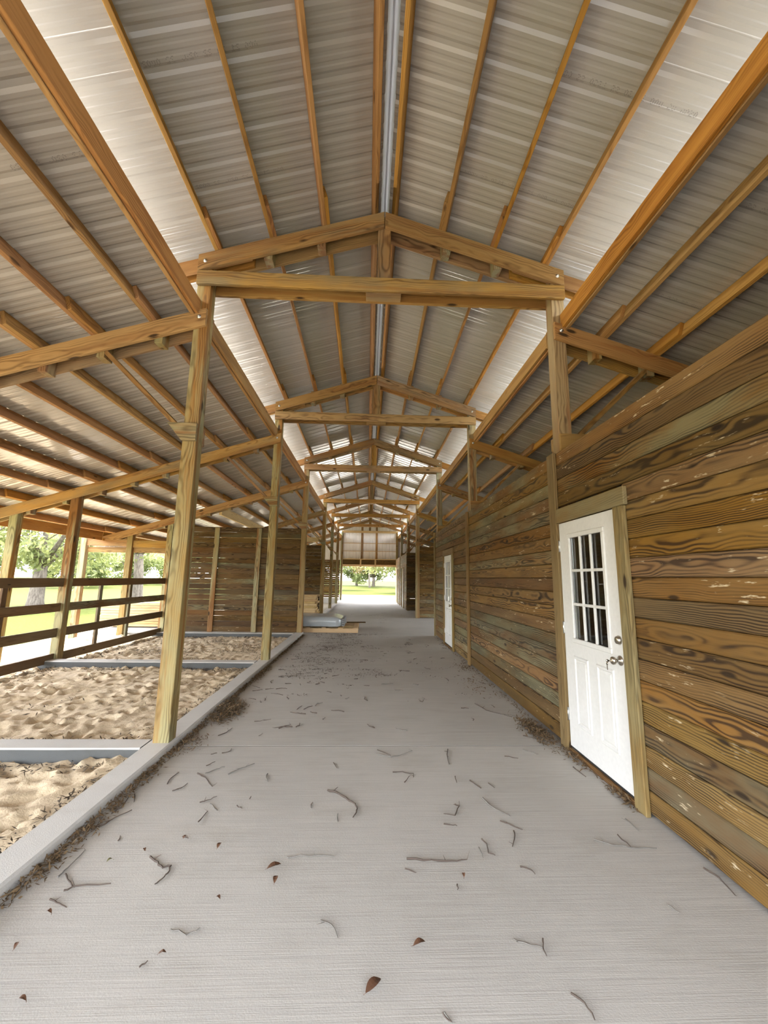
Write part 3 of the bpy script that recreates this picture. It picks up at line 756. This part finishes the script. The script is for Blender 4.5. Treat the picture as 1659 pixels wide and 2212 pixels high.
# ------------------------------------------------------------------ pallet, wrapped bundle, lumber
pl = empty('pallet', (-1.5, 12.5, 0)); tag(pl, 'pale wooden pallet under the plastic wrapped bundle', 'pallet')
box('stringer', -2.75, -.34, 11.80, 11.84, 0, .115, 'fresh', pl); box('stringer', -2.75, -.34, 12.5, 12.54, 0, .115, 'fresh', pl); box('stringer', -2.75, -.34, 13.22, 13.26, 0, .115, 'fresh', pl)
for x in (-2.66, -2.2, -1.75, -1.3, -.84, -.42): box('deck_board', x-.065, x+.065, 11.80, 13.26, .116, .138, 'fresh', pl)
tag(bar('loose_board', (-.72, 13.02, .16), (-.14, 13.06, .16), .09, .036, 'plank'), 'short dark board lying across the bare end of the pallet', 'board')
def bundle():
    x0, x1, y0, y1, z0, z1 = -2.62, -.80, 11.86, 13.1, .14, .42
    nx, nr = 40, 28
    bm = bmesh.new(); rings = []
    for i in range(nx+1):
        t = i/nx; x = x0+(x1-x0)*t; ring = []
        e = min(t, 1-t)*nx/3.; e = min(1, .72+.28*math.sqrt(min(1, e)))
        for k in range(nr):
            a = 2*math.pi*k/nr; ca, sa = math.cos(a), math.sin(a)
            n = .22; ux = math.copysign(abs(ca)**n, ca); uz = math.copysign(abs(sa)**n, sa)
            d = .014*noise.noise((x*1.1, k*.9, 1)) + .010*noise.noise((x*4., k*.6, 5)) + .008*math.sin(uz*9+x*.6)
            sag = -.04*max(0, t-.82)/.18 if uz > 0 else 0
            ring.append(bm.verts.new((x, (y0+y1)/2+ux*((y1-y0)/2)*e+d, (z0+z1)/2+uz*(z1-z0)/2*e+d*.6+sag)))
        rings.append(ring)
    for a, b_ in zip(rings, rings[1:]):
        for k in range(nr): bm.faces.new((a[k], a[(k+1)%nr], b_[(k+1)%nr], b_[k]))
    bm.faces.new(rings[0][::-1]); bm.faces.new(rings[-1])
    bmesh.ops.recalc_face_normals(bm, faces=bm.faces)
    me = bm_mesh('wrapped_bundle', bm)
    for p in me.polygons: p.use_smooth = len(p.vertices) == 4
    o = link('wrapped_bundle', me, M['wrap'])
    tag(o, 'low bundle of sheets wrapped in grey plastic on the pallet', 'bundle')
    for k in range(4): box('sheet_layer', -.815, -.74, 11.95, 13.0, .16+k*.055, .20+k*.055, 'sheet_end', o, .004)
bundle()
LAY = ['top', 'second', 'third', 'fourth', 'fifth', 'sixth', 'seventh', 'eighth', 'ninth', 'tenth', 'eleventh', 'twelfth']
ROW = ['front', 'middle', 'back']
for k in range(11):
    for q in range(3):
        j = random.uniform(-.06, .05)
        o = box('lumber_board', -3.6+j, -1.98+j, 15.35+q*.29, 15.61+q*.29, .02+k*.078, .092+k*.078, 'fresh', None, .003, 'x')
        tag(o, f'pale sawn board in the {ROW[q]} row of the stack behind the wrapped bundle, {LAY[10-k]} layer', 'board', 'lumber stack behind the bundle')
for k in range(9):
    for q in range(2):
        j = random.uniform(-.12, .12)
        o = box('lumber_board', -7.85+j, -4.9+j, 12.5+q*.3, 12.77+q*.3, .03+k*.075, .098+k*.075, 'fresh', None, .003, 'x')
        tag(o, f'tan sawn board in the {ROW[q*2]} row of the stack through the fence, {LAY[8-k]} layer', 'board', 'lumber stack past the fence')

# ------------------------------------------------------------------ twigs and leaves on the floor
TW=[[(-0.366,3.219),(-0.301,3.192),(-0.227,3.108),(-0.164,3.034),(-0.146,2.986),(-0.157,2.919),(-0.172,2.886)],[(-1.256,2.527),(-1.194,2.48),(-1.15,2.443),(-1.116,2.461),(-1.103,2.406),(-1.112,2.365),(-1.132,2.328)],[(-0.52,2.512),(-0.479,2.518),(-0.369,2.528),(-0.26,2.517)],[(0.138,2.489),(0.272,2.474),(0.378,2.466),(0.467,2.483)],[(-0.925,2.056),(-0.893,2.051),(-0.848,2.033),(-0.818,2.049),(-0.809,2.069)],[(-0.288,2.089),(-0.233,2.067),(-0.205,2.008)],[(-1.156,3.469),(-1.088,3.566),(-1.004,3.662)],[(-1.127,2.846),(-1.12,2.92),(-1.118,2.97)],[(-1.544,3.321),(-1.565,3.425),(-1.546,3.513)],[(-1.393,3.486),(-1.309,3.423),(-1.208,3.29)],[(-1.333,3.486),(-1.273,3.567),(-1.223,3.6)],[(-1.377,3.618),(-1.335,3.696)],[(-1.466,3.229),(-1.42,3.264),(-1.405,3.34)],[(-1.208,3.069),(-1.17,3.098),(-1.125,3.155)],[(-1.133,3.052),(-1.061,2.979)],[(-0.972,1.893),(-0.951,1.917)],[(0.123,3.498),(0.2,3.501),(0.283,3.475),(0.279,3.417)],[(0.201,3.336),(0.249,3.443)],[(-0.002,3.834),(0.123,3.775),(0.21,3.814),(0.322,3.907)],[(0.009,3.924),(0.125,3.814)],[(0.644,3.935),(0.609,3.773),(0.6,3.643)],[(-0.45,3.061),(-0.459,3.032),(-0.446,2.994)],[(-0.857,3.482),(-0.846,3.404),(-0.823,3.359)],[(0.513,3.026),(0.543,3.014),(0.492,2.9),(0.42,2.923)],[(0.398,2.806),(0.446,2.799),(0.48,2.789)],[(-1.511,4.255),(-1.457,4.34),(-1.443,4.461)],[(0.191,1.692),(0.216,1.661)],[(-0.361,3.666),(-0.322,3.571)],[(-1.42,3.839),(-1.382,3.871)],[(-1.336,3.859),(-1.274,3.899),(-1.286,3.961)],[(-0.27,2.92),(-0.265,2.845)],[(-0.886,3.12),(-0.889,3.153)],[(0.123,2.414),(0.176,2.387)],[(-0.949,3.024),(-0.908,3.002)],[(0.725,3.099),(0.753,2.992),(0.848,2.892)],[(0.766,2.835),(0.874,2.741)],[(0.817,2.73),(0.796,2.654),(0.756,2.588)],[(0.594,2.657),(0.612,2.609),(0.602,2.535),(0.633,2.517)],[(0.557,2.581),(0.56,2.492)],[(1.267,2.642),(1.34,2.588),(1.44,2.568),(1.591,2.56)],[(1.434,2.679),(1.446,2.577)],[(0.741,2.423),(0.78,2.406),(0.798,2.367)],[(0.543,1.982),(0.601,1.955),(0.654,1.941)],[(0.675,1.979),(0.656,1.941),(0.654,1.901)],[(0.679,1.75),(0.713,1.715),(0.717,1.658)],[(0.189,1.691),(0.213,1.662)],[(1.345,2.148),(1.374,2.108)],[(1.248,5.285),(1.323,5.041),(1.54,4.799)],[(0.701,3.361),(0.758,3.244)],[(0.836,3.321),(0.86,3.252)],[(1.588,2.848),(1.596,2.725)],[(1.618,3.577),(1.636,3.414)],[(1.454,4.26),(1.569,4.18)],[(1.112,3.78),(1.222,3.75)],[(1.329,3.934),(1.419,3.822)],[(1.731,2.39),(1.751,2.32),(1.731,2.206)],[(0.6,3.422),(0.595,3.323)],[(0.376,2.3),(0.366,2.265)],[(-1.641,2.387),(-1.638,2.457),(-1.646,2.596)],[(-1.542,2.288),(-1.517,2.325),(-1.348,2.332)],[(-1.617,2.407),(-1.564,2.352),(-1.513,2.319)],[(-1.57,2.24),(-1.526,2.222),(-1.462,2.194)],[(-1.72,2.773),(-1.751,2.915)],[(-1.698,2.802),(-1.666,2.903),(-1.612,2.99)],[(-1.716,2.947),(-1.694,3.013),(-1.734,3.185)],[(-1.701,3.184),(-1.652,3.084)],[(-1.758,2.28),(-1.771,2.369)],[(-1.51,2.67),(-1.531,2.724)],[(-1.165,2.701),(-1.122,2.691)]]
LV=[(-0.919,2.614),(-0.571,2.44),(-0.543,2.344),(0.139,1.965),(-0.056,1.791),(-0.908,1.941),(0.419,2.358),(-1.515,2.16),(-1.454,2.498),(-1.317,2.582),(0.137,1.965),(-1.516,1.989),(-1.315,1.769),(-1.143,2.691),(-0.787,2.23)]
def where_label(kind, x, y, L=0, n=2, mat=''):
    '''look, then place, told by things one can find in the photograph'''
    look = ('long ' if L > .22 else 'short ' if L < .09 else '') + ('bent ' if n > 2 else 'straight ') + ('grey ' if 'grey' in mat else 'dark ') + kind if kind == 'twig' else kind
    px = (x+.15)/max(y, .5)
    side = 'against the left curb' if x < -1.55 else 'left of the middle' if x < -.75 else 'just left of centre' if x < -.1 else 'just right of centre' if x < .6 else 'right of the middle' if x < 1.3 else 'beside the right wall'
    row = ('close to the bottom edge' if y < 2.1 else 'on the near floor' if y < 2.65 else 'short of the white door' if y < 3.15 else 'level with the white door' if y < 3.9
           else 'past the nearest left post' if y < 5 else 'between the first two posts' if y < 6.5 else 'near the second left post' if y < 8.2 else 'level with the farther white door' if y < 10 else 'near the wrapped bundle')
    return f'{look} {side}, {row}'
def twig(pts, r, seed, mat, label=None, group=True, z=0):
    rr = random.Random(seed); P = []
    for (x0, y0), (x1, y1) in zip(pts, pts[1:]):
        n = 3
        for k in range(n):
            t = k/n; P.append(((x0+(x1-x0)*t)+rr.uniform(-1,1)*.0035, (y0+(y1-y0)*t)+rr.uniform(-1,1)*.0035))
    P.append(pts[-1]); c = P[len(P)//2]
    bm = bmesh.new(); N = len(P)
    rad = [r*(1.15-.6*i/(N-1))*rr.uniform(.85,1.15) for i in range(N)]
    Q = [(x-c[0], y-c[1], z+rad[i]+abs(rr.gauss(0,.0022))) for i, (x, y) in enumerate(P)]
    tube_into(bm, Q, rad, 5)
    L = sum(math.dist(a, b_) for a, b_ in zip(P, P[1:]))
    for _ in range(int(L/.11)):
        i = rr.randrange(1, N) if N > 2 else 1
        a = Vector(Q[i]); d = Vector((rr.uniform(-1,1), rr.uniform(-1,1), .25)).normalized()*rr.uniform(.012,.05)
        tube_into(bm, [a, a+d*.6, a+d], [rad[i]*.6, rad[i]*.4, rad[i]*.25], 4)
    o = link('twig', bm_mesh('twig', bm), M[mat], None, Matrix.Translation((c[0], c[1], 0)))
    tag(o, label or where_label('twig', c[0], c[1], L, len(pts), mat), 'twig', 'twigs scattered on the aisle floor')
    return o
UNIQ = {0: 'long brown twig bent like a hook in the middle of the floor', 1: 'zigzag broken twig lying at the left of the near floor',
        3: 'long thin straight twig lying crosswise in the middle of the near floor', 4: 'grey twig curved like a bowl near the bottom left of the floor',
        5: 'short grey twig with one bend near the bottom middle of the floor', 39: 'long thin forked twig on the floor in front of the near door trim',
        44: 'slightly bent dark twig near the bottom edge, right of the middle', 34: 'thick pale lichen covered twig on the floor right of the middle',
        6: 'straight mossy twig near the nearest left post'}
for i, t in enumerate(TW):
    L = sum(math.dist(a, b_) for a, b_ in zip(t, t[1:]))
    big = i in (0, 1, 3, 34)
    twig(t, (.0058 if i in (0, 34) else .0046 if big else .0028+.0014*min(1, L/.3)), i, 'twig_grey' if i in (4, 5, 34, 39) or i % 4 == 2 else 'twig', UNIQ.get(i))
rr = random.Random(21)
for k in range(150):
    y = 4.2+7.6*rr.random()**1.0; x = rr.uniform(-1.7, 1.7)
    if rr.random() < .45: x = rr.gauss(-.9, .45)
    if not -1.75 < x < 1.7: continue
    a = rr.uniform(0, math.pi); L = rr.uniform(.05, .2); b_ = a+rr.uniform(-.8,.8)
    p1 = (x+math.cos(a)*L*.5, y+math.sin(a)*L*.5); p2 = (p1[0]+math.cos(b_)*L*.5, p1[1]+math.sin(b_)*L*.5)
    if max(abs(p1[0]), abs(p2[0])) > 1.72: continue
    twig([(x, y), p1, p2], rr.uniform(.003, .005), 500+k, 'twig' if k % 3 else 'twig_grey', None, z=0)
def leaf(x, y, L, ang, mat, lab):
    bm = bmesh.new(); rows = []; rs = random.Random(int(x*1000))
    n = 7
    for i in range(n+1):
        t = i/n; w = L*.24*math.sin(math.pi*min(1, t*.97+.02))**.8; zc = .006+.010*math.sin(t*3.0)+rs.uniform(0,.002)
        rows.append([bm.verts.new(((t-.5)*L, -w, zc+w*.22)), bm.verts.new(((t-.5)*L, 0, zc)), bm.verts.new(((t-.5)*L, w, zc+w*.16))])
    for a, b_ in zip(rows, rows[1:]):
        for k in range(2): bm.faces.new((a[k], b_[k], b_[k+1], a[k+1]))
    tube_into(bm, [(-.5*L, 0, .007), (-.62*L, .004, .004)], [.0012, .001], 4)
    o = link('fallen_leaf', bm_mesh('fallen_leaf', bm), M[mat], None, Matrix.Translation((x, y, 0)) @ Matrix.Rotation(ang, 4, 'Z'))
    tag(o, lab, 'leaf', 'fallen leaves on the aisle floor')
LS = {4: (.078, .75, 'largest brown fallen leaf, near the bottom of the floor'), 1: (.075, .45, 'brown fallen leaf pointing up right, beside a long thin twig'), 0: (.045, 1.5, None), 2: (.05, 1.6, None), 3: (.055, .3, None)}
for i, (x, y) in enumerate(LV):
    if i == 10: continue
    L, an, lab = LS.get(i, (.032, i*1.3, None))
    leaf(x, y, L, an, 'leaf_green' if i in (8,) else 'leaf_brown', lab or ('small olive green leaf on the floor near the left curb' if i == 8 else where_label('small brown fallen leaf', x, y)))

def litter(name, spots, lab, mat, seed, fl=.03):
    """loose flakes and needles heaped round the given (x, y, spread x, spread y, height, base z, count)"""
    rs = np.random.default_rng(seed); V = []; Fc = []
    for (x, y, sx, sy, h, zb, n) in spots:
        for _ in range(n):
            a, b_ = rs.normal(0, 1, 2); px, py = x+a*sx, y+b_*sy
            hz = zb + h*math.exp(-(a*a+b_*b_)*.6)*rs.random() + .003
            L, w = fl*rs.uniform(.5, 1.6), fl*rs.uniform(.12, .32)
            an = rs.uniform(0, 6.28); tl = rs.normal(0, .35)
            d = np.array([math.cos(an)*math.cos(tl), math.sin(an)*math.cos(tl), math.sin(tl)])*L/2; s_ = np.array([-math.sin(an), math.cos(an), rs.normal(0,.4)])*w/2
            c = np.array([px, py, hz+abs(d[2])+abs(s_[2])]); k = len(V)
            V += [tuple(c-d), tuple(c+s_*1.0), tuple(c+d), tuple(c-s_*1.0)]; Fc.append((k, k+1, k+2, k+3))
    me = bpy.data.meshes.new(name); me.from_pydata(V, [], Fc)
    o = link(name, me, M[mat]); tag(o, lab, 'leaf litter', None, 'stuff'); return o
rs = random.Random(3)
sp = []
y = 1.95
while y < 11.2:
    big = 1.0
    if 2.25 < y < 3.55: big = 1.4
    if 4.6 < y < 5.4: big = 3.2
    if 6.3 < y < 7.2: big = 1.6
    sp.append((-1.765+.02*(big-1), y, .022*big, .07, .022*big, 0, int(48*big))); y += rs.uniform(.06, .14)
sp += [(-1.60, 4.95, .06, .16, .05, 0, 900), (-1.68, 4.05, .06, .10, .03, 0, 160)]
litter('leaf_litter', sp, 'dry leaf litter heaped along the foot of the left curb', 'litter', 11, .036)
sp = [(1.62, 4.35, .055, .2, .06, 0, 900), (1.71, 3.75, .03, .12, .03, 0, 160), (1.72, 3.1, .02, .08, .03, 0, 110)]
y = 3.0
while y < 11: sp.append((1.72, y, .02, .1, .012, 0, rs.randint(2, 18))); y += .2
sp += [(1.60, 7.3, .08, .2, .03, 0, 160), (1.5, 6.2, .12, .3, .02, 0, 120)]
litter('leaf_litter', sp, 'brown leaf litter gathered against the right plank wall', 'litter', 12, .042)
sp = []
for _ in range(110): sp.append((rs.gauss(-.8, .5), rs.uniform(6.5, 11.6), .10, .05, .012, 0, 40))
for _ in range(40): sp.append((rs.uniform(-1.5, 1.6), rs.uniform(5, 19), .08, .05, .008, 0, 14))
sp = [s_ for s_ in sp if abs(s_[0]) < 1.5]
litter('leaf_litter', sp, 'dark crumbs of litter strewn over the middle of the aisle', 'litter_dark', 13)
sp = []
for y0, y1 in ((2.0, 3.8), (4.1, 7.35), (7.7, 11.0)):
    yy = y0
    while yy < y1:
        sp.append((-2.13, yy, .06, .08, .02, -.045, rs.randint(6, 50))); sp.append((-5.35, yy, .16, .1, .03, -.06, rs.randint(20, 80))); yy += .16
for yc in (7.25, 10.95, 3.68, 4.2, 7.75):
    x = -5.3
    while x < -2.1: sp.append((x, yc, .1, .06, .03, -.05, rs.randint(4, 60))); x += .15
for _ in range(70): sp.append((rs.uniform(-5.2, -2.2), rs.uniform(7.7, 11.), .13, .08, .015, -.045, rs.randint(10, 60)))
for _ in range(26): sp.append((rs.uniform(-5.2, -2.2), rs.uniform(2, 7.), .10, .08, .015, -.05, rs.randint(4, 24)))
litter('leaf_litter', sp, 'dark damp litter along the edges of the sandy stalls', 'litter_dark', 14, .045)

# ------------------------------------------------------------------ trees outside
def blob_leaves(centers, n, size, seed):
    rs = np.random.default_rng(seed)
    c = np.array(centers); w = c[:,3]**2; pick = rs.choice(len(c), n, p=w/w.sum())
    d = rs.normal(size=(n,3)); d /= np.linalg.norm(d, axis=1)[:,None]
    r = c[pick,3]*(rs.random(n)**.45)
    p = c[pick,:3]+d*r[:,None]*np.array([1,1,.75])
    a = rs.normal(size=(n,3)); a /= np.linalg.norm(a, axis=1)[:,None]
    b_ = np.cross(a, rs.normal(size=(n,3))); b_ /= np.linalg.norm(b_, axis=1)[:,None]
    s_ = size*rs.uniform(.6,1.4,n)[:,None]
    V = np.stack([p-a*s_, p+b_*s_*.45, p+a*s_, p-b_*s_*.45], 1).reshape(-1,3)
    F_ = np.arange(n*4).reshape(-1,4)
    me = bpy.data.meshes.new('foliage'); me.from_pydata(V.tolist(), [], F_.tolist()); return me
def tree_meshes(seed, h, rtrunk, crown_r, fork, nleaf, lsize, lean=(0,0), droop=0):
    rs = random.Random(seed); bm = bmesh.new(); cents = []
    base = Vector((0,0,-.3)); top = Vector((lean[0]*fork, lean[1]*fork, fork))
    tube_into(bm, [base, (0,0,.25), top*.55+Vector((.05,0,0)), top], [rtrunk*1.35, rtrunk*1.05, rtrunk*.92, rtrunk*.85], 10)
    nb = rs.randint(5, 7)
    for k in range(nb):
        a = 2*math.pi*k/nb+rs.uniform(-.4,.4); out = crown_r*rs.uniform(.5,.95); zz = fork+(h-fork)*rs.uniform(.35,.95)
        e = Vector((math.cos(a)*out, math.sin(a)*out, zz)); m1 = top.lerp(e, .4)+Vector((rs.uniform(-.3,.3), rs.uniform(-.3,.3), .4))
        m2 = top.lerp(e, .72)+Vector((rs.uniform(-.4,.4), rs.uniform(-.4,.4), .3))
        rb_ = rtrunk*rs.uniform(.4,.6)
        tube_into(bm, [top-Vector((0,0,.15)), m1, m2, e], [rb_, rb_*.7, rb_*.42, rb_*.15], 7)
        cents.append((*e, crown_r*rs.uniform(.32,.5))); cents.append((*m2, crown_r*rs.uniform(.25,.4)))
        for q in range(3):
            s0 = m1.lerp(e, rs.random()); f = s0+Vector((rs.uniform(-1,1), rs.uniform(-1,1), rs.uniform(-.5,.6)-droop*.5))*crown_r*.38
            tube_into(bm, [s0, s0.lerp(f,.5)+Vector((0,0,.12)), f], [rb_*.3, rb_*.2, rb_*.07], 5)
            cents.append((f.x, f.y, f.z-droop*.4, crown_r*rs.uniform(.18,.32)))
    me = bm_mesh('trunk', bm)
    for p in me.polygons: p.use_smooth = True
    return me, blob_leaves(cents, nleaf, lsize, seed+99)
def plant(ms, loc, rot, sc, lab, group, leafmat, cat='tree'):
    tk, fl = ms
    mw = Matrix.Translation(loc) @ Matrix.Rotation(rot, 4, 'Z') @ Matrix.Scale(sc, 4)
    r = empty('oak_tree', loc); tag(r, lab, cat, group)
    link('trunk', tk, M['bark'], r, mw); link('foliage', fl, M[leafmat], r, mw)
TA = tree_meshes(3, 7.5, .34, 4.4, 2.0, 5200, .15, (.05,0), 1.2)
plant(TA, (-17.4, 22.4, -.1), 2.1, 1.0, 'broad oak with forked trunk seen left through the rail fence', 'oaks near the barn', 'leaves')
TB = tree_meshes(11, 8.5, .30, 4.2, 2.9, 3200, .15, (-.05,.05), .6)
plant(TB, (-14.3, 26.2, -.1), .6, 1.0, 'bare trunked oak seen between the porch posts past the fence', 'oaks near the barn', 'leaves')
TF = tree_meshes(29, 8.0, .15, 4.2, 2.6, 6000, .15, (.02,0), 1.2)
TC = tree_meshes(23, 7.5, .26, 4.6, 2.6, 9000, .17, (.03,0), 1.4)
plant(TC, (4.2, 50, -.1), 1.2, 1.0, 'oak with arching boughs at the right of the far doorway', 'trees beyond the far opening', 'leaves')
plant(TF, (.3, 74, -.1), 2.9, 1.2, 'slender trunked tree standing centrally beyond the far doorway', 'trees beyond the far opening', 'leaves_rust')
plant(TC, (-8.2, 58, -.1), 3.9, 1.25, 'wide branched tree at the left of the far doorway', 'trees beyond the far opening', 'leaves')
TD = tree_meshes(31, 9, .3, 4.8, 1.6, 7000, .24, (0,0), 1.)
TE = tree_meshes(37, 7, .25, 4.2, 1.2, 6000, .24, (0,0), .8)
rs = random.Random(77)
TREEORD = 'first second third fourth fifth sixth seventh eighth ninth tenth eleventh twelfth thirteenth fourteenth fifteenth sixteenth seventeenth'.split()
for k in range(17):
    x = -62+k*7.2+rs.uniform(-2,2); y = 88+rs.uniform(-8,10)-abs(x+15)*.12
    plant(TD if k % 2 else TE, (x, y, -.2), rs.uniform(0,6.28), rs.uniform(.85,1.3), f'hazy tree along the far field edge, {TREEORD[k]} from the left', 'distant tree line', 'leaves2')
for k in range(8):
    plant(TE if k % 2 else TD, (-36-rs.uniform(0,14), 24+k*7.5+rs.uniform(-2,2), -.2), rs.uniform(0,6.28), rs.uniform(.8,1.2), f'leafy tree at the left field edge behind the oaks, {ORD[k]} in the row', 'left tree line', 'leaves2')
